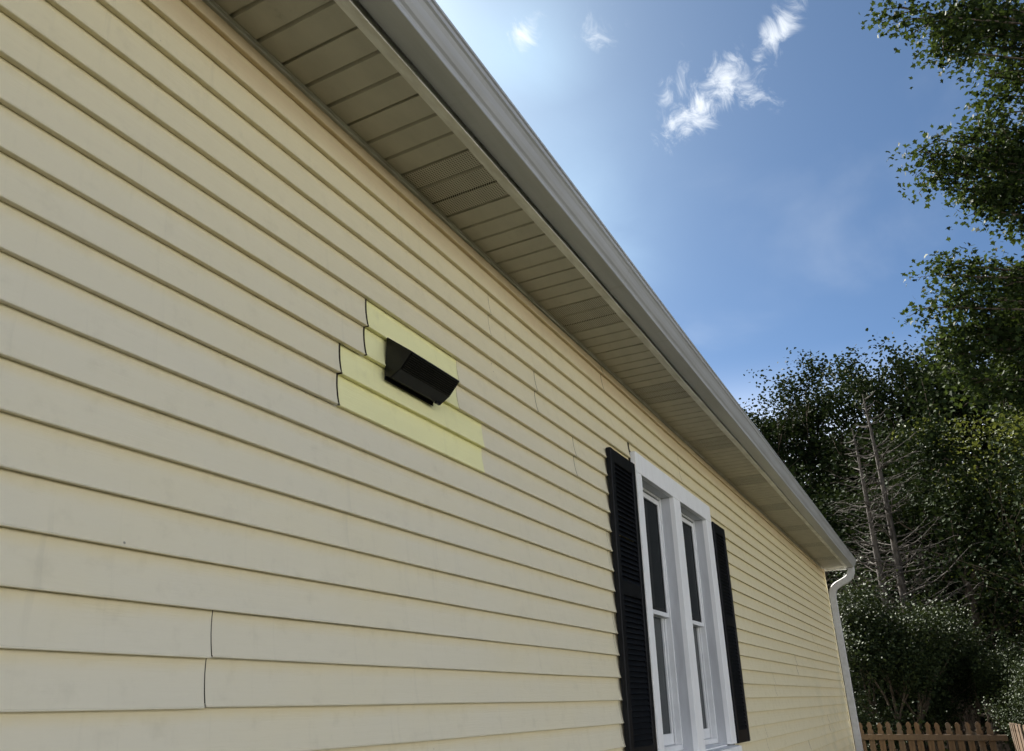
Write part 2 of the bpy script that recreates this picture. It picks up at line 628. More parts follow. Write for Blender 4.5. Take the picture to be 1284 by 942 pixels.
GAP = .0036
SEAMS = {8: [-1.6, 3.80, 7.45, 11.0], 7: [-1.2, 2.507, 5.25, 8.9], 6: [-.75, 2.935, 9.02], 5: [-.3, 3.352, 6.525, 10.2],
         4: [-2.1, 9.04], 3: [0.0, 3.735, 6.825, 10.5], 2: [-1.5, 2.2 - 5, 7.085, 10.8], 1: [.1, 3.745, 9.0, 12.2],
         0: [-2.4, 1.258, 7.672, 11.297], -1: [0.05, 3.752, 9.01], -2: [-1.8, 1.85, 7.022, 10.7], -3: [-.1, 9.066],
         -4: [-2., 1.6, 5.3, 9.0], -5: [-.3, 3.4, 7.1, 10.8], -6: [-2., 1.7, 5.4, 9.1]}
PATCH = {5: (1.712, 2.263), 4: (1.606, 2.455)}
CORNER = X1 - .075
for m in range(-6, 9):
    xs = [X0 + .08] + sorted(SEAMS.get(m, [])) + [CORNER]
    zlo, zhi = 2 * m * H, (2 * m + 2) * H
    zmax = ZS - .012 if m == 8 else None
    spans = list(zip(xs[:-1], xs[1:]))
    if m in PATCH:
        a, b = PATCH[m]; new = []
        for s, e in spans:
            if s < a and b < e: new += [(s, a, 'left'), (a, b, 'patch'), (b, e, 'right')]
            else: new.append((s, e, ''))
        spans = new
    else: spans = [(s, e, '') for s, e in spans]
    for s, e, kind in spans:
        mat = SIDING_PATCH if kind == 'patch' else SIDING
        bulge = 0.
        dyy = .0012 if kind == 'patch' else 0.
        s = s - .003 if kind == 'right' else s
        e2 = e - (.0005 if kind == 'patch' else (.011 if kind == 'left' else GAP))
        if zlo < WZ1 and zhi > WZ0 and s < WX1 and e > WX0:        # cut round the window
            lo = WX0 - (.034 if m == 6 else .012)
            if s < lo: siding_panel(m, s, lo, mat=mat)
            if e2 > WX1 + .012: siding_panel(m, WX1 + .012, e2, mat=mat)
            if zhi > WZ1 + .01: siding_panel(m, max(s, WX0 - .002), min(e2, WX1 + .010), zmin=WZ1 + .007, mat=mat)
            if zlo < WZ0 - .05: siding_panel(m, max(s, WX0 - .010), min(e2, WX1 + .010), zmax=WZ0 - .012, mat=mat)
        else:
            siding_panel(m, s, e2, zmax=zmax, mat=mat, bulge=bulge, dy=dyy)

starter = part('starter_trim', box_me('starter_trim', X0 + .05, X1 - .03, -.012, .014, -1.3, -12 * H - .004), SIDING, wall)
# far gable laps: plain sheet of the same siding
gp = []
for k in range(-12, 19):
    gp += [(X1 - .0105, k * H + H), (X1 - .0025, k * H + .002)]
gable = []
for k in range(-12, 30):
    z0 = k * H; z1 = z0 + H
    half = DEPTH / 2 if z1 <= 1.93 else max(0., DEPTH / 2 - (z1 - 1.93) / .4)
    if half < .1: break
    me = mesh('siding_panel', [(X1 - .010, DEPTH / 2 - half + .07, z1), (X1 - .010, DEPTH / 2 + half - .07, z1),
                               (X1 + .001, DEPTH / 2 + half - .07, z0), (X1 + .001, DEPTH / 2 - half + .07, z0),
                               (X1 - .011, DEPTH / 2 + half - .07, z0 + .002), (X1 - .011, DEPTH / 2 - half + .07, z0 + .002)],
              [(0, 1, 2, 3), (3, 2, 4, 5)])
    part('siding_panel', me, SIDING, wall)

# outside corner post
cp = [(X1 - .078, .004), (X1 - .078, -.019), (X1 - .070, -.021), (X1 + .006, -.021), (X1 + .008, -.019), (X1 + .008, .07), (X1 - .006, .07), (X1 - .006, .004)]
vv = [(x, y, z) for z in (-1.26, ZS - .004) for x, y in cp]
nn = len(cp)
ff = [(i, (i + 1) % nn, (i + 1) % nn + nn, i + nn) for i in range(nn)] + [tuple(range(nn)), tuple(range(nn, 2 * nn))]
part('corner_post', mesh('corner_post', vv, ff), SIDING, wall)

# soffit --------------------------------------------------------------
soffit = part('soffit', box_me('soffit', X0, X1, .0, -.34, ZS + .030, ZS + .042), SHEATH)


def soffit_panel_me(vented):
    """one panel of three boards with V grooves; the vented kind has rows of punched holes"""
    W = .3048; b = W / 3; g = .0075; dp = .013
    prof = []
    for i in range(3):
        x = i * b
        prof += [(x + .0015 if i == 0 else x + g * .6, 0), (x + b - g * 1.4, 0)]
        prof += [(x + b - g * .6, dp), (x + b - .0008, dp)] if i < 2 else [(x + b - .0055, .009), (x + b - .0014, .009)]
    y0, y1 = -.012, -.326
    v, f = [], []
    for y in (y0, y1):
        for (x, z) in prof: v.append((x, y, z))
    n = len(prof)
    for j in range(n - 1): f.append((j, j + 1, j + 1 + n, j + n))
    # folded edges and upper skin
    b0 = len(v)
    v += [(prof[0][0], y0, .020), (prof[0][0], y1, .020), (prof[-1][0], y0, .020), (prof[-1][0], y1, .020)]
    f += [(0, n, b0 + 1, b0), (n - 1, b0 + 2, b0 + 3, 2 * n - 1), (b0, b0 + 1, b0 + 3, b0 + 2)]
    return mesh('soffit_panel', v, f)


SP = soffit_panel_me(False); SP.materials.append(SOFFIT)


def vented_mat():
    m = Mat('perforated soffit vinyl')
    # punched holes: dark dots on a regular grid, in the panel's own coordinates
    vec = m.coord('Object', (1 / .0095, 1 / .0095, 0))
    fr = m.node('ShaderNodeVectorMath', operation='FRACTION'); m.l.new(vec, fr.inputs[0])
    ds = m.node('ShaderNodeVectorMath', operation='DISTANCE'); m.l.new(fr.outputs[0], ds.inputs[0]); ds.inputs[1].default_value = (.5, .5, 0)
    hole = m.ramp(ds.outputs['Value'], .24, .33, 1., 0.)
    n = m.noise(m.pos((2, 6, 2)), 2.0, 6, .6)
    c = m.mix(m.ramp(n, .25, .8), (.47, .45, .37), (.405, .385, .318))
    m.color(m.mix(hole, c, (.03, .027, .022))).set(rough=.5, spec=.35)
    return m.m


SPV = SP.copy(); SPV.materials.clear(); SPV.materials.append(vented_mat())
PW = .3048
n0 = math.ceil((X0 + .02 - 2.14) / PW)
i = n0
while 2.14 + (i + 1) * PW < X1 - .004:
    o = part('soffit_panel', SPV if i % 4 == 3 else SP, None, soffit)
    o.location = (2.14 + i * PW, 0, ZS + random.uniform(-.0008, .0008))
    o.rotation_euler = (random.uniform(-.003, .003), 0, random.uniform(-.0015, .0015))
    i += 1
xe = 2.14 + i * PW
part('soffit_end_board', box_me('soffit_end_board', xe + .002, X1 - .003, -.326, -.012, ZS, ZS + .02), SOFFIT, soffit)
# channel at the wall: a flat strip and its bottom lip
part('wall_channel', prism_x('wall_channel', [(-.0005, ZS - .010), (-.0165, ZS - .010), (-.0175, ZS - .008), (-.0175, ZS - .0035), (-.026, ZS - .0035), (-.026, ZS - .0012), (-.0005, ZS - .0012)], X0, X1 - .08, nx=40,
     wob=lambda x: (.0008 * math.sin(x * 2.7), .0008 * math.sin(x * 1.9 + 1))), CHANNEL, soffit)
# fascia with its bottom return lip
part('fascia', prism_x('fascia', [(-.318, ZS - .003), (-.356, ZS - .0045), (-.3575, ZS - .002), (-.3565, ZS + .0005), (-.343, ZS + .001), (-.343, 1.955), (-.332, 1.955), (-.332, ZS + .002), (-.318, ZS - .0012)], X0, X1 + .004, nx=60,
     wob=lambda x: (.0015 * math.sin(x * 1.7) + .001 * math.sin(x * 6.3), .0014 * math.sin(x * 2.3 + .5))), FASCIA)
part('soffit_end_trim', box_me('soffit_end_trim', X1 - .004, X1 + .012, -.334, -.023, ZS - .035, 1.94, .003), WHITE)

# roof ------------------------------------------------------------------
R0 = (-.405, 1.968); SL = .4
ridge = (DEPTH / 2, R0[1] + SL * (DEPTH / 2 + .405))
roof_prof = [(R0[0], R0[1]), (R0[0], R0[1] + .022), (ridge[0], ridge[1] + .022), (DEPTH + .405, R0[1] + .022), (DEPTH + .405, R0[1]), (ridge[0], ridge[1] - .0)]
roof = part('roof', prism_x('roof', roof_prof, X0 - .03, X1 + .05), SHINGLE)

# gutter ------------------------------------------------------------------
GZ = 1.815


def gdrop(x): return (.0012 * math.sin(x * 1.9), -.0028 * (x - 1.2) + .0012 * math.sin(x * .9 + 1))


gprof = [(-.3600, GZ + .115), (-.3600, GZ), (-.4430, GZ), (-.4450, GZ + .002), (-.4450, GZ + .017), (-.4475, GZ + .022),
         (-.4560, GZ + .030), (-.4640, GZ + .045), (-.4710, GZ + .066), (-.4790, GZ + .080), (-.4860, GZ + .085),
         (-.4860, GZ + .103), (-.4915, GZ + .106), (-.4915, GZ + .116), (-.4860, GZ + .117), (-.4830, GZ + .106), (-.4750, GZ + .086), (-.4540, GZ + .036), (-.4400, GZ + .004), (-.3620, GZ + .004), (-.3620, GZ + .115)]
gutter = part('gutter', prism_x('gutter', gprof, X0, X1 + .06, nx=70, wob=gdrop), GUTTER)
ecp = gprof[:14] + [(-.3600, GZ + .116)]
ecp = [(y, z + gdrop(X1)[1]) for y, z in ecp]
part('end_cap', prism_x('end_cap', ecp, X1 + .0605, X1 + .064), GUTTER, gutter)


def rect_sweep(name, pts, w, d, bev=.008):
    """rectangular pipe (w along x, d across) through points in the yz plane"""
    v, f = [], []
    x = pts[0][0]
    prof = []
    hw, hd = w / 2, d / 2
    for sx, sd in ((-1, -1), (1, -1), (1, 1), (-1, 1)):
        if sx * sd > 0: prof += [(sx * hw, sd * (hd - bev)), (sx * (hw - bev), sd * hd)][::-1] if False else [(sx * (hw - bev), sd * hd), (sx * hw, sd * (hd - bev))] if sx > 0 else [(sx * (hw - bev), sd * hd), (sx * hw, sd * (hd - bev))]
        else: prof += [(sx * hw, sd * (hd - bev)), (sx * (hw - bev), sd * hd)]
    ang = sorted(prof, key=lambda p: math.atan2(p[1], p[0]))
    n = len(ang)
    for i, p in enumerate(pts):
        a = Vector(pts[max(i - 1, 0)]); b = Vector(pts[min(i + 1, len(pts) - 1)])
        d_ = (b - a).normalized()
        nrm = Vector((0, -d_.z, d_.y))       # across, in the yz plane
        for (u, w_) in ang:
            v.append(Vector(p) + Vector((u, 0, 0)) + nrm * w_)
    for i in range(len(pts) - 1):
        for k in range(n):
            f.append((i * n + k, i * n + (k + 1) % n, (i + 1) * n + (k + 1) % n, (i + 1) * n + k))
    f += [tuple(range(n)), tuple(range((len(pts) - 1) * n, len(pts) * n))]
    return mesh(name, v, f)


DX = X1 - .005
gz = GZ + gdrop(DX)[1]


def bez(p0, p1, p2, p3, n):
    out = []
    for i in range(n + 1):
        t = i / n
        out.append(Vector(p0) * (1 - t) ** 3 + Vector(p1) * 3 * t * (1 - t) ** 2 + Vector(p2) * 3 * t * t * (1 - t) + Vector(p3) * t ** 3)
    return [tuple(a) for a in out]


yA, yB = -.402, -.079
top = bez((DX, yA, gz + .004), (DX, yA, gz - .12), (DX, yA + .06, gz - .16), (DX, (yA + yB) / 2, gz - .205), 9)
low = bez((DX, (yA + yB) / 2, gz - .205), (DX, yB - .06, gz - .25), (DX, yB, gz - .28), (DX, yB, gz - .42), 9)
dspout = part('downspout', rect_sweep('downspout', [(DX, yB, gz - .40), (DX, yB, -.2), (DX, yB, GROUND_Z + .16)], .072, .092), GUTTER)
part('elbow', rect_sweep('elbow', top + low[1:], .076, .096), GUTTER, dspout)
part('elbow', rect_sweep('elbow', bez((DX, yB, GROUND_Z + .20), (DX, yB, GROUND_Z + .1), (DX, yB - .04, GROUND_Z + .06), (DX, yB - .22, GROUND_Z + .04), 8), .076, .080), GUTTER, dspout)
for z in (1.0, -.75):
    part('strap', box_me('strap', DX - .040, DX + .040, yB - .049, -.0215, z, z + .025, .002), GUTTER, dspout)

# twin window ---------------------------------------------------------------
YF = -.036
SILL = -.288
OP = [(4.292, 4.925), (5.075, 5.735)]
OT = 1.246
casing = part('window_casing', box_me('window_casing', WX0, WX1, YF - .002, -.004, OT, WZ1, .002), WHITE)
casing['label'] = 'white painted header board over the twin window'
for a, b in ((WX0 + .001, OP[0][0]), (OP[0][1], OP[1][0]), (OP[1][1], WX1 - .001)):
    part('casing_stile', box_me('casing_stile', a, b, YF, -.004, SILL + .001, OT - .0006, .0015), WHITE, casing)
part('sill', prism_x('sill', [(.03, SILL - .004), (-.062, SILL - .014), (-.064, SILL - .046), (-.03, SILL - .052), (.03, SILL - .052)], WX0 - .012, WX1 + .012), WHITE, casing)
win_cut = []
for wi, (a, b) in enumerate(OP):
    YI = .055
    wdw = part('window', box_me('window', a - .001, b + .001, .150, .156, SILL, OT), SHEATH)
    wdw['label'] = 'double hung sash window with white frame and dark panes'
    part('jamb', box_me('jamb', a - .016, a, -.006, .15, SILL, OT, .001), JAMB_SHADED, wdw)
    part('jamb', box_me('jamb', b, b + .016, -.006, .15, SILL, OT, .001), JAMB_SHADED, wdw)
    part('head_jamb', box_me('head_jamb', a, b, -.006, .15, OT, OT + .016, .001), JAMB_SHADED, wdw)
    part('sill_board', prism_x('sill_board', [(-.003, SILL - .001), (.15, SILL + .018), (.15, SILL - .016), (-.003, SILL - .016)], a, b), WHITE, wdw)
    # vinyl frame
    fw = .015
    for nm, x0, x1, z0, z1 in (('frame_side', a, a + fw, SILL + .012, OT), ('frame_side', b - fw, b, SILL + .012, OT), ('frame_head', a + fw, b - fw, OT - fw, OT), ('frame_sill', a + fw, b - fw, SILL + .010, SILL + .04)):
        part(nm, box_me(nm, x0, x1, YI, .148, z0, z1, .0015), VINYL, wdw)
    # parting bead between the two sash tracks
    for x0, x1 in ((a + fw, a + fw + .008), (b - fw - .008, b - fw)):
        part('parting_bead', box_me('parting_bead', x0, x1, .090, .098, SILL + .04, OT - fw, .001), VINYL, wdw)
    MR = .487
    # upper sash, outer track
    s0, s1 = a + fw + .001, b - fw - .001
    yo0, yo1 = .063, .089
    sw = .025
    for nm, x0, x1, z0, z1 in (('sash_stile', s0, s0 + sw, MR - .012, OT - fw - .008), ('sash_stile', s1 - sw, s1, MR - .012, OT - fw - .008),
                               ('sash_rail', s0 + sw, s1 - sw, OT - fw - .040, OT - fw - .008), ('meeting_rail', s0 + sw, s1 - sw, MR - .012, MR + .014)):
        part(nm, box_me(nm, x0, x1, yo0, yo1, z0, z1, .0015), VINYL, wdw)
    part('pane', box_me('pane', s0 + sw, s1 - sw, .074, .079, MR + .014, OT - fw - .040), GLASS, wdw)
    # narrow dark spacer round the glass
    g0, g1, gz0, gz1 = s0 + sw, s1 - sw, MR + .014, OT - fw - .040
    for nm, x0, x1, z0, z1 in (('glazing_bead', g0, g1, gz0, gz0 + .022), ('glazing_bead', g1 - .02, g1, gz0 + .022, gz1)):
        part(nm, box_me(nm, x0, x1, .0715, .0738, z0, z1), SCREEN, wdw)
    # lower sash, inner track
    yi0, yi1 = .100, .128
    for nm, x0, x1, z0, z1 in (('sash_stile', s0, s0 + sw + .004, SILL + .041, MR + .012), ('sash_stile', s1 - sw - .004, s1, SILL + .041, MR + .012),
                               ('sash_rail', s0 + sw + .004, s1 - sw - .004, SILL + .041, SILL + .10), ('meeting_rail', s0 + sw + .004, s1 - sw - .004, MR - .014, MR + .012)):
        part(nm, box_me(nm, x0, x1, yi0, yi1, z0, z1, .0015), VINYL, wdw)
    part('pane', box_me('pane', s0 + sw + .004, s1 - sw - .004, .112, .117, SILL + .10, MR - .014), GLASS_LOW, wdw)


# the wall core must leave room for the windows: carve it out
def carve():
    cutter = box_me('cut', WX0 + .03, WX1 - .03, -.5, .16, SILL - .03, OT + .03)
    co = bpy.data.objects.new('cut', cutter); COL.objects.link(co)
    md = wall.modifiers.new('b', 'BOOLEAN'); md.object = co; md.operation = 'DIFFERENCE'; md.solver = 'EXACT'
    bpy.context.view_layer.update()
    dg = bpy.context.evaluated_depsgraph_get()
    me = bpy.data.meshes.new_from_object(wall.evaluated_get(dg))
    wall.modifiers.clear(); wall.data = me
    bpy.data.objects.remove(co)


carve()

# shutters ----------------------------------------------------------------------
louver_me = {}


def louver(w):
    k = round(w, 3)
    if k not in louver_me:
        me = prism_x('louver', [(-.006, .0145), (-.018, -.009), (-.0205, -.012), (-.0185, -.0135), (-.004, .010)], 0, w)
        me.materials.append(BLACK); louver_me[k] = me
    return louver_me[k]


for (a, b, zt) in ((3.765, 4.152, 1.278), (5.902, 6.258, 1.262)):
    zb = -.290
    yb, yf = -.0155, -.046
    sh = part('shutter', box_me('shutter', a + .004, b - .004, yb - .006, yb, zb + .004, zt - .004), BLACK)
    sh['label'] = 'black louvered shutter beside the twin window'
    sw = .050
    for x0, x1 in ((a, a + sw), (b - sw, b)):
        part('stile', box_me('stile', x0, x1, yf, yb - .001, zb, zt, .004), BLACK, sh)
    mid = .535
    for z0, z1 in ((zb + .001, zb + .082), (mid - .035, mid + .035), (zt - .075, zt - .001)):
        part('rail', box_me('rail', a + sw, b - sw, yf + .002, yb - .001, z0, z1, .002), BLACK, sh)
    for z0, z1 in ((zb + .082, mid - .035), (mid + .035, zt - .075)):
        nl = int(round((z1 - z0) / .0262)); pitch = (z1 - z0) / nl
        for i in range(nl):
            o = part('louver', louver(b - a - 2 * sw), None, sh)
            o.location = (a + sw, yb - .006, z0 + pitch * (i + .5))
    for z in (zb + .25, zt - .2):                      # fixing screws on the stiles
        for x in (a + sw / 2, b - sw / 2):
            me = bpy.data.meshes.new('screw_head'); bm = bmesh.new()
            bmesh.ops.create_cone(bm, cap_ends=True, segments=8, radius1=.006, radius2=.004, depth=.004, matrix=Matrix.Translation((x, yf - .001, z)) @ Matrix.Rotation(RAD(90), 4, 'X'))
            bm.to_mesh(me); bm.free()
            part('screw_head', me, BLACK, sh)

# exhaust vent hood --------------------------------------------------------------
VX0, VX1 = 1.809, 2.099
vent = part('exhaust_vent', box_me('exhaust_vent', VX0 + .004, VX1 - .004, -.016, -.0128, .972, 1.128, .001), VENT)
vent['label'] = 'black plastic exhaust vent hood with ribbed top on the yellow patch'
T = .0035
hp = [(-.0165, 1.125), (-.119, 1.050), (-.1205, 1.0445), (-.079, .9955), (-.0745, .9975), (-.114, 1.045), (-.0165, 1.117)]
part('hood', prism_x('hood', hp, VX0, VX1), VENT, vent)
side = [(-.0165, 1.1245), (-.119, 1.0495), (-.1200, 1.0445), (-.079, .9962), (-.042, .9730), (-.0165, .9850)]
for x0, x1 in ((VX0 - .0005, VX0 + T), (VX1 - T, VX1 + .0005)):
    part('side_cheek', prism_x('side_cheek', side, x0, x1), VENT, vent)
for i in range(9):                                  # ribs running along the front face
    t = .06 + .86 * i / 8
    y = -.1205 + (-.079 + .1205) * t; z = 1.0445 + (.9955 - 1.0445) * t
    part('rib', prism_x('rib', [(y + .0002, z + .0022), (y - .0034, z - .0026), (y - .0016, z - .0034), (y + .0016, z - .0020)], VX0 + .006, VX1 - .006), VENT, vent)
# lower face: smooth damper plate set just behind the front lip
part('damper_flap', prism_x('damper_flap', [(-.079, .9975), (-.0775, .9945), (-.044, .9735), (-.0165, .9850), (-.0165, .9900), (-.044, .9790)], VX0 + T, VX1 - T), FLAP, vent)
part('drip_tab', box_me('drip_tab', VX1 - .034, VX1 - .008, -.050, -.040, .968, .977, .001), VENT, vent)

# ------------------------------------------------------------------ fence
FX = 15.0
FT = -.405                 # top of the pickets
FW = .089


def picket_me():
    prof = [(-.0445, 0), (.0445, 0)]
    hgt = 1.2
    s = [(.0445, hgt - .135), (.0445, hgt - .128), (.036, hgt - .118), (.0305, hgt - .105), (.0320, hgt - .090), (.0385, hgt - .070), (.0400, hgt - .055), (.036, hgt - .035), (.024, hgt - .015), (.009, hgt - .003), (0, hgt)]
    prof += s + [(-x, z) for x, z in s[-2::-1]]
    v = [(x, -.0085, z) for x, z in prof] + [(x, .0085, z) for x, z in prof]
    n = len(prof)
    f = [tuple(range(n))[::-1], tuple(range(n, 2 * n))] + [(i, (i + 1) % n, (i + 1) % n + n, i + n) for i in range(n)]
    return mesh('picket', v, f)


PK = picket_me(); PK.materials.append(WOOD)


def fence(name, p0, p1, label, pitch=.1435, rail_side=1):
    """picket fence from p0 to p1; rails stand on the side rail_side (left of travel = +1)"""
    p0 = Vector((*p0, GROUND_Z)); p1 = Vector((*p1, GROUND_Z))
    L = (p1 - p0).length; ang = math.atan2(p1.y - p0.y, p1.x - p0.x)
    e = empty(name, p0, ang)
    tag(e, label, 'fence', 'picket fence around the back yard')
    n = int(L / pitch)
    for i in range(n):
        o = link('picket', PK, None, e, ((i + .5) * pitch, 0, FT - GROUND_Z - 1.2 + random.uniform(-.008, .008)), (random.uniform(-.01, .01), random.uniform(-.012, .012), random.uniform(-.04, .04)))
    for z in (.96, .18):
        me = box_me('rail', 0, L, rail_side * .0095 if rail_side > 0 else -.0475, .0475 if rail_side > 0 else -.0095, z, z + .085, .004)
        link('rail', me, WOOD, e)
    for i in range(int(L / 2.3) + 1):
        x = min(i * 2.3 + .045, L - .045)
        ys = (.049, .137) if rail_side > 0 else (-.137, -.049)
        link('post', box_me('post', x - .045, x + .045, ys[0], ys[1], -.05, 1.09, .006), WOOD, e)
    return e


FY = -1.985
fence('picket_fence', (FX, 4.9), (FX, FY), 'brown wooden picket fence crossing behind the corner of the house', rail_side=-1)
fence('picket_fence', (FX - .06, FY - .06), (FX - 5.2, FY - .62), 'sunlit picket fence run coming towards the viewer from the fence corner', rail_side=1)
cpost = link('fence_post', box_me('fence_post', -.05, .05, -.05, .05, -.1, 1.17, .006), WOOD, None, (FX + .02, FY - .12, GROUND_Z))
tag(cpost, 'square wooden post at the corner of the picket fence', 'post')


# ------------------------------------------------------------------ trees
def leaf_mesh(name, pos, size, shape, mat, droop=.25, tone=None, updown=.55):
    """pos (n,3) leaf bases; one small folded blade each"""
    n = len(pos)
    shapes = {
        'blade': (np.array([(0, 0, 0), (.38, .32, .10), (.30, .75, .08), (0, 1.0, -.06), (-.30, .75, .08), (-.38, .32, .10)]), [(0, 1, 2, 3), (0, 3, 4, 5)]),
        'star': (np.array([(0, 0, 0), (.30, .02, .03), (.24, .26, .05), (.60, .40, .00), (.27, .52, .05), (0, 1.0, -.08), (-.27, .52, .05), (-.60, .40, .0), (-.24, .26, .05), (-.30, .02, .03)]),
                 [(0, 1, 2), (0, 2, 4, 5), (2, 3, 4), (0, 5, 6, 8), (6, 7, 8), (0, 8, 9)]),
        'needle': (np.array([(-.06, 0, 0), (.06, 0, 0), (.03, 1, -.1), (-.03, 1, -.1)]), [(0, 1, 2, 3)]),
    }
    base, faces = shapes[shape]
    k = len(base)
    az = rng.uniform(0, 2 * np.pi, n); tl = rng.normal(-droop, updown, n); ro = rng.normal(0, .7, n)
    ca, sa, ct, st, cr, sr = np.cos(az), np.sin(az), np.cos(tl), np.sin(tl), np.cos(ro), np.sin(ro)
    d = np.stack([ca * ct, sa * ct, st], 1)                 # blade direction
    s0 = np.stack([-sa, ca, np.zeros(n)], 1); u0 = np.cross(d, s0)
    s = s0 * cr[:, None] + u0 * sr[:, None]; u = np.cross(d, s)
    sz = size * rng.uniform(.65, 1.25, n)
    V = pos[:, None, :] + sz[:, None, None] * (base[None, :, 0:1] * s[:, None, :] + base[None, :, 1:2] * d[:, None, :] + base[None, :, 2:3] * u[:, None, :])
    V = V.reshape(-1, 3).astype(np.float32)
    loops = []; starts = []; tot = []
    off = 0
    fl = np.concatenate([np.array(fc) for fc in faces]); lens = np.array([len(fc) for fc in faces])
    L = (fl[None, :] + (np.arange(n) * k)[:, None]).reshape(-1).astype(np.int32)
    tot = np.tile(lens, n).astype(np.int32)
    starts = np.concatenate([[0], np.cumsum(tot)[:-1]]).astype(np.int32)
    me = bpy.data.meshes.new(name)
    me.vertices.add(len(V)); me.vertices.foreach_set('co', V.reshape(-1))
    me.loops.add(len(L)); me.loops.foreach_set('vertex_index', L)
    me.polygons.add(len(tot)); me.polygons.foreach_set('loop_start', starts); me.polygons.foreach_set('loop_total', tot)
    me.update(calc_edges=True)
    at = me.attributes.new('tone', 'FLOAT', 'POINT')
    tn = rng.beta(1.6, 2.2, n) if tone is None else np.clip(tone + rng.normal(0, .18, n), 0, 1)
    at.data.foreach_set('value', np.repeat(tn, k).astype(np.float32))
    me.materials.append(mat)
    return me


def grow(V, F, p, d, length, r, depth, tips, spread=.6, upb=.12, seg=6, nchild=3, shrink=.68):
    """recursive limb; collects twig points in tips"""
    pts = [p.copy()]; rad = [r]
    steps = 4
    q = p.copy(); dd = d.copy()
    for i in range(steps):
        dd = (dd + Vector((random.gauss(0, .10), random.gauss(0, .10), random.gauss(0, .08) + upb * .3))).normalized()
        q = q + dd * (length / steps)
        pts.append(q.copy()); rad.append(max(.006, r * (1 - .45 * (i + 1) / steps)))
    if r > .012: tube((V, F), pts, rad, seg if r > .05 else 4)
    if depth == 0:
        tips.append((pts[1], pts[-1], dd.copy()))
        return
    if depth == 1: tips.append((pts[2], pts[-1], dd.copy()))
    for c in range(nchild + (1 if random.random() < .4 else 0)):
        t = random.uniform(.45, 1.0) if c else 1.0
        a = pts[min(steps, int(t * steps))]
        nd = (dd + Vector((random.gauss(0, spread), random.gauss(0, spread), random.gauss(0, spread * .7) + upb))).normalized()
        grow(V, F, a, nd, length * shrink * random.uniform(.8, 1.15), r * .52, depth - 1, tips, spread, upb, seg, nchild, shrink)


def tips_to_leaves(tips, per, sig, flat=.6):
    out = []
    for a, b, d in tips:
        a = np.array(a); b = np.array(b)
        m = max(2, int(per * random.uniform(.5, 1.5)))
        t = rng.uniform(0, 1.1, m)[:, None]
        c = a + (b - a) * t
        g = np.clip(rng.normal(0, 1, (m, 3)), -1.7, 1.7) * sig; g[:, 2] *= flat
        out.append(c + g)
    return np.concatenate(out)


def forest_tree(seed, height, crown_r, leafmat, leaf=.17, per=26, first=.28, depth=3, shape='blade', sig=.42):
    random.seed(seed)
    V, F, tips = [], [], []
    trunk = [Vector((0, 0, -.3))]; rad = [height * .026]
    n = 9
    for i in range(1, n + 1):
        t = i / n
        trunk.append(Vector((random.gauss(0, .10) * t * 2, random.gauss(0, .10) * t * 2, height * .9 * t)))
        rad.append(height * .024 * (1 - t) ** .8 + .02)
    tube((V, F), trunk, rad, 9)
    k = int(height * 1.9)
    for i in range(k):
        t = first + (1 - first) * (i + random.random()) / k
        idx = min(n - 1, int(t * n)); fr = t * n - idx
        p = trunk[idx].lerp(trunk[idx + 1], fr)
        az = i * 2.4 + random.uniform(-.5, .5)
        prof = math.sin(math.pi * min(1, .16 + .84 * (t - first) / (1 - first)) ** .85) ** .6
        el = .15 + .9 * (t - first) / (1 - first)
        d = Vector((math.cos(az) * math.cos(el), math.sin(az) * math.cos(el), math.sin(el)))
        grow(V, F, p, d, crown_r * (.35 + .4 * prof) * random.uniform(.7, 1.2), height * .007 * (1.2 - t), depth - 1, tips, .55, .14)
    L = tips_to_leaves(tips, per, sig)
    tm = mesh('trunk', V, F, True); tm.materials.append(BARK)
    zt = (L[:, 2] - L[:, 2].min()) / (L[:, 2].ptp() if hasattr(L[:, 2], 'ptp') else np.ptp(L[:, 2]))
    cm = leaf_mesh('crown', L, leaf, shape, leafmat)
    return tm, cm, len(L)


def plant_tree(name, meshes, x, y, rz, sc, label, group=None, cat='tree', z=GROUND_Z):
    e = empty(name, (x, y, z), rz)
    e.scale = (sc, sc, sc * random.uniform(.95, 1.05))
    tag(e, label, cat, group)
    link('trunk', meshes[0], None, e)
    link('crown', meshes[1], None, e)
    return e


def polar(az, dist):
    """world x, y at this bearing (degrees, +x towards +y) and distance from the viewer"""
    return CAM.x + dist * math.cos(RAD(az)), CAM.y + dist * math.sin(RAD(az))



def hillside():
    """far wooded slope that closes the view behind the front trees"""
    v, f = [], []
    na, nr = 120, 16
    for i in range(na + 1):
        az = -40 + 80 * i / na
        for j in range(nr + 1):
            t = j / nr
            d = 52 + 26 * t
            x, y = polar(az, d)
            hgt = 12.5 * math.sin(t * math.pi * .5) ** .8
            v.append((x + random.gauss(0, .35), y + random.gauss(0, .35), GROUND_Z - .3 + hgt + (random.gauss(0, .55) + 1.1 * math.sin(az * .9) * math.sin(az * .37 + 1)) * (t > .02)))
    for i in range(na):
        for j in range(nr):
            a = i * (nr + 1) + j
            f.append((a, a + 1, a + nr + 2, a + nr + 1))
    m = Mat('far wooded slope')
    n = m.noise(m.pos(), .9, 8, .75)
    m.color(m.mix(m.ramp(n, .35, .65), (.006, .011, .006), (.022, .034, .014))).set(rough=.95, spec=.05)
    m.bump(m.noise(m.pos(), 1.4, 8, .8), 1.0, 1.2)
    o = link('wooded_hillside', mesh('wooded_hillside', v, f, True), m.m)
    tag(o, 'far dark wooded slope closing the view behind the trees', 'hillside', kind='structure')


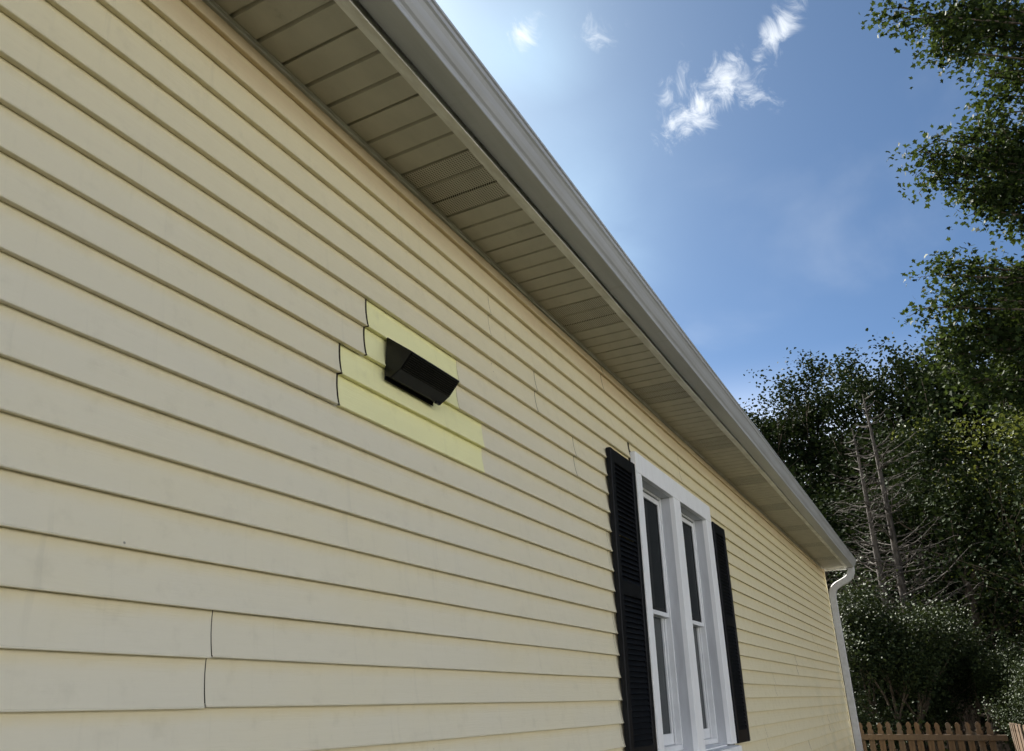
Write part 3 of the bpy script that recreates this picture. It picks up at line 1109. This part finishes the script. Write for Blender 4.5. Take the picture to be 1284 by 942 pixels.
hillside()
tA = forest_tree(3, 15.5, 5.2, LEAF_FOREST, .17, 72)
tB = forest_tree(5, 13.0, 5.6, LEAF_FOREST, .17, 72, first=.12)
tC = forest_tree(9, 8.6, 3.6, LEAF_PALE, .12, 48, first=.15)
tD = forest_tree(14, 9.0, 4.4, LEAF_FOREST, .15, 52, first=.05)
GT = 'trees in the wood behind the fence'
spots = [
    (-0.2, 36, tA, 'woodland_tree', .90, 'tall dark tree rising highest behind the bare dead conifer'),
    (6.3, 39, tA, 'woodland_tree', .93, 'tall loose tree beside the gutter end with sky showing through its top'),
    (3.0, 44, tB, 'woodland_tree', 1.0, 'broad dark tree behind and between the two tallest trees'),
    (-4.3, 33, tB, 'woodland_tree', .90, 'dense dark tree just right of the tallest tree'),
    (-9.5, 35, tA, 'woodland_tree', .88, 'dark tree standing behind the overhanging maple'),
    (-8.3, 27, tC, 'pale_tree', .98, 'yellow green sunlit small tree in front of the dark wood'),
    (-10.5, 21, tD, 'woodland_tree', .62, 'low dark tree under the overhanging maple'),
    (1.2, 27, tD, 'woodland_tree', .74, 'low dark tree behind the bare dead conifer'),
    (8.0, 29, tD, 'woodland_tree', .86, 'low dark tree hidden behind the end of the house'),
    (-1.6, 25.5, tD, 'woodland_tree', .80, 'low dark tree between the dead conifer and the pale tree'),
    (-15, 31, tB, 'woodland_tree', 1.0, None), (-21, 30, tA, 'woodland_tree', .9, None), (-28, 33, tB, 'woodland_tree', 1.0, None),
    (-36, 31, tA, 'woodland_tree', .85, None), (-45, 34, tB, 'woodland_tree', .95, None), (12, 42, tB, 'woodland_tree', 1.0, None), (18, 44, tA, 'woodland_tree', .9, None),
    (-55, 36, tA, 'woodland_tree', .85, None), (-18, 24, tD, 'woodland_tree', .8, None), (-30, 26, tD, 'woodland_tree', .8, None),
]
for q in range(16):                    # deeper rows close the wood off from behind
    spots.append((-24 + 3.0 * q, (40, 47, 43)[q % 3], (tD, tB, tD)[q % 3], 'woodland_tree', (1.25, .8, 1.1)[q % 3], 'deep woodland tree lost in the dark behind the front trees'))
for k, (az, dist, t, nm, sc, lab) in enumerate(spots):
    x, y = polar(az, dist)
    random.seed(100 + k)
    plant_tree(nm, t[:2], x, y, k * 1.7, sc, lab or 'leafy tree at the side of the yard beyond the maple', GT)

# glossy shrub by the house corner ------------------------------------------------


def shrub(seed, height, rad, leafmat, leaf, count):
    random.seed(seed)
    V, F, tips = [], [], []
    for i in range(9):
        az = i * 2.4; el = random.uniform(.7, 1.35)
        d = Vector((math.cos(az) * math.cos(el), math.sin(az) * math.cos(el), math.sin(el)))
        grow(V, F, Vector((math.cos(az) * .15, math.sin(az) * .15, -.1)), d, height * .42, .05, 3, tips, .45, .10, shrink=.70)
    L = tips_to_leaves(tips, count / len(tips), .20, .9)
    tm = mesh('trunk', V, F, True); tm.materials.append(BARK)
    return tm, leaf_mesh('crown', L, leaf, 'blade', leafmat, .1), len(L)


sA = shrub(21, 4.0, 2.0, LEAF_GLOSSY, .054, 80000)
for k, (az, dist, sc, lab) in enumerate([(4.2, 19.5, 1.05, 'glossy leaved large shrub glinting beside the white downspout'), (0.9, 21.5, .92, 'glossy leaved large shrub below the bare dead conifer'),
                                          (-6.6, 17.5, .62, 'small glossy shrub over the fence near its corner')]):
    x, y = polar(az, dist)
    plant_tree('glossy_shrub', sA[:2], x, y, 1.3 * k + .4, sc, lab, 'glossy shrubs behind the fence', 'shrub')

# bare dead conifer with twin trunks ------------------------------------------------


def dead_conifer():
    random.seed(31)
    x, y = polar(2.35, 22.0)
    e = empty('dead_conifer', (x, y, GROUND_Z))
    tag(e, 'bare dead conifer with two grey trunks and leafless side branches', 'tree')
    for ti, (oy, top, dx) in enumerate(((.17, 8.6, 0.), (-.17, 9.6, .15))):
        V, F = [], []
        pts = []; rad = []
        for i in range(15):
            t = i / 14
            pts.append(Vector((dx + random.gauss(0, .025), oy + .05 * math.sin(t * 5 + ti) + (.10 if ti == 0 else -.02) * t, -.2 + t * top)))
            rad.append(.135 * (1 - t) ** .8 + .012)
        tube((V, F), pts, rad, 9)
        link('trunk', mesh('trunk', V, F, True), DEADBARK, e)
        V, F = [], []
        for i in range(120):
            t = random.uniform(.18, .99)
            j = min(13, int(t * 14)); p = pts[j].lerp(pts[j + 1], t * 14 - j)
            az = random.uniform(0, 2 * math.pi)
            ln = random.uniform(.5, 1.0) * (2.9 * (1 - t) + .45)
            if random.random() < .25: ln *= .25
            d = Vector((math.cos(az), math.sin(az), random.uniform(-.15, .25))).normalized()
            bp = [p]; br = [.020 * random.uniform(.6, 1.3)]
            q = p.copy()
            for s in range(5):
                d = (d + Vector((random.gauss(0, .07), random.gauss(0, .07), .10 + random.gauss(0, .06)))).normalized()
                q = q + d * ln / 5; bp.append(q.copy()); br.append(br[0] * (1 - .17 * (s + 1)))
                if random.random() < .85 and ln > .7:
                    for sd in (-1, 1):
                        if random.random() < .75:
                            td = (d + Vector((-d.y, d.x, 0)) * sd * random.uniform(.6, 1.1) + Vector((0, 0, random.uniform(-.5, .1)))).normalized()
                            tl = random.uniform(.15, .55) * min(1, ln)
                            tube((V, F), [q.copy(), q + td * tl * .5 + Vector((0, 0, .02)), q + td * tl + Vector((0, 0, -.03))], [.007, .005, .002], 3)
            tube((V, F), bp, br, 5)
        link('branches', mesh('branches', V, F, True), DEADBARK, e)
    return e


dead_conifer()

# overhanging maple ---------------------------------------------------------------------


def dirpix(u, w):
    """direction towards a point of the photograph, used only to place limbs in space"""
    return (right * ((u - 642) / 953.155) - up * ((w - 471) / 953.155) + fwd).normalized()


def maple():
    random.seed(77)
    bx, by = polar(-25.5, 15.6)
    base = Vector((bx, by, GROUND_Z))
    e = empty('maple_tree', base)
    tag(e, 'large maple reaching its leafy boughs in over the yard against the sky', 'tree')
    V, F, tips = [], [], []
    pts = [Vector((random.gauss(0, .05), random.gauss(0, .05), z)) for z in (-.3, .6, 2, 3.5, 5, 6.5, 8, 9.5, 11.0, 12.4)]
    rad = [.36, .30, .27, .25, .23, .20, .165, .125, .085, .05]
    tube((V, F), pts, rad, 10)
    # limbs that reach towards the yard: (u, v, distance, spread, leaf clusters)
    goals = [(1128, 8, 13.2), (1165, 20, 13.0), (1190, 50, 13.4), (1215, 70, 13.8), (1235, 95, 13.6), (1200, 5, 13.6), (1250, 40, 14.0), (1250, 120, 13.8), (1180, 62, 13.0),
             (1268, 80, 14.2), (1240, 5, 14.5), (1275, 15, 15), (1270, 140, 14), (1215, 35, 14.6),
             (1152, 190, 12.9), (1165, 215, 12.9), (1180, 175, 13.1), (1195, 205, 13.1), (1190, 235, 13.0), (1210, 170, 13.4), (1225, 195, 13.5), (1240, 165, 13.8), (1245, 215, 13.7), (1262, 185, 14.0), (1235, 150, 14.2),
             (1228, 255, 13.2), (1245, 265, 13.2), (1262, 250, 13.5), (1275, 270, 13.5), (1270, 225, 13.9), (1255, 235, 14.4),
             (1175, 345, 13.3), (1165, 385, 13.0), (1190, 330, 13.5), (1200, 372, 13.4), (1215, 350, 13.7), (1180, 410, 13.3), (1165, 425, 13.2), (1205, 415, 13.5), (1235, 360, 13.9), (1240, 400, 13.7), (1225, 440, 13.4), (1190, 445, 13.2), (1210, 475, 13.2), (1255, 345, 14.2), (1262, 425, 13.8), (1250, 470, 13.5), (1270, 380, 14.1), (1275, 455, 13.9), (1235, 490, 13.4), (1268, 500, 13.5), (1290, 480, 13.8), (1295, 340, 14.4), (1300, 400, 14)]
    anchors = {}
    for (u, w, dist) in goals:
        g = CAM + dirpix(u, w) * dist - base
        # limb leaves the trunk lower than its goal
        row = 0 if w < 150 else (1 if w < 300 else 2)
        hz = g.z - 1.6 - random.uniform(0, .6)
        a = Vector((0, 0, max(2.0, min(11.5, hz))))
        key = (row, int((w - (0, 150, 300)[row]) / 55))
        if key in anchors: a, mid = anchors[key]
        else:
            mid = a.lerp(g, .55) + Vector((random.gauss(0, .15), random.gauss(0, .15), .25))
            tube((V, F), [a, a.lerp(mid, .5) + Vector((0, 0, .12)), mid], [.085, .065, .045], 6)
            anchors[key] = (a, mid)
        st = mid.lerp(g, .12)
        tube((V, F), [mid, mid.lerp(g, .5) + Vector((random.gauss(0, .08), random.gauss(0, .08), .06)), g], [.03, .020, .009], 5)
        for i in range(5):
            t = random.uniform(.55, 1.0)
            p = mid.lerp(g, t)
            d = (g - mid).normalized() + Vector((random.gauss(0, .7), random.gauss(0, .7), random.gauss(-.1, .5)))
            q = p + d.normalized() * random.uniform(.25, .55)
            tube((V, F), [p, p.lerp(q, .5) + Vector((0, 0, .03)), q], [.010, .007, .004], 4)
            tips.append((p, q, d.normalized()))
    near = tips_to_leaves(tips, 78, .15, .75)
    # the rest of the crown, on and beyond the trunk
    tips2 = []
    for i in range(46):
        z = random.uniform(3.2, 12.2)
        az = random.uniform(0, 2 * math.pi)
        if math.cos(az - RAD(135)) > .25: continue           # that side is built limb by limb above
        el = random.uniform(.0, .7)
        d = Vector((math.cos(az) * math.cos(el), math.sin(az) * math.cos(el), math.sin(el)))
        grow(V, F, Vector((0, 0, z)), d, 2.1 * random.uniform(.7, 1.2) * (1.15 - abs(z - 7) / 9), .06, 2, tips2, .5, .1)
    # foliage along the inner halves of the yard-side limbs
    for (a, mid) in anchors.values():
        for i in range(34):
            p = a.lerp(mid, random.uniform(.25, .92)) + Vector((random.gauss(0, .12), random.gauss(0, .12), random.gauss(0, .15)))
            d = Vector((random.gauss(0, 1), random.gauss(0, 1), random.gauss(.1, .5))).normalized()
            q = p + d * random.uniform(.4, 1.1)
            tube((V, F), [p, p.lerp(q, .5) + Vector((0, 0, .05)), q], [.014, .010, .005], 4)
            tips2.append((p.lerp(q, .3), q, d))
    far = tips_to_leaves(tips2, 34, .24, .7)
    # open sky between the middle and the lower boughs
    P = far + np.array(base - CAM)
    el = np.degrees(np.arctan2(P[:, 2], np.hypot(P[:, 0], P[:, 1]))); az = np.degrees(np.arctan2(P[:, 1], P[:, 0]))
    gd = dirpix(1284, 308); ge = math.degrees(math.asin(gd.z))
    far = far[~((np.abs(el - ge) < 1.3) & (az > -17))]
    L = np.concatenate([near, far])
    link('trunk', mesh('trunk', V, F, True), BARK, e)
    link('crown', leaf_mesh('crown', L, .076, 'star', LEAF_MAPLE, .35), None, e)
    print('maple leaves', len(near), len(far))


maple()
print('leaf counts', tA[2], tB[2], tC[2], tD[2], sA[2])
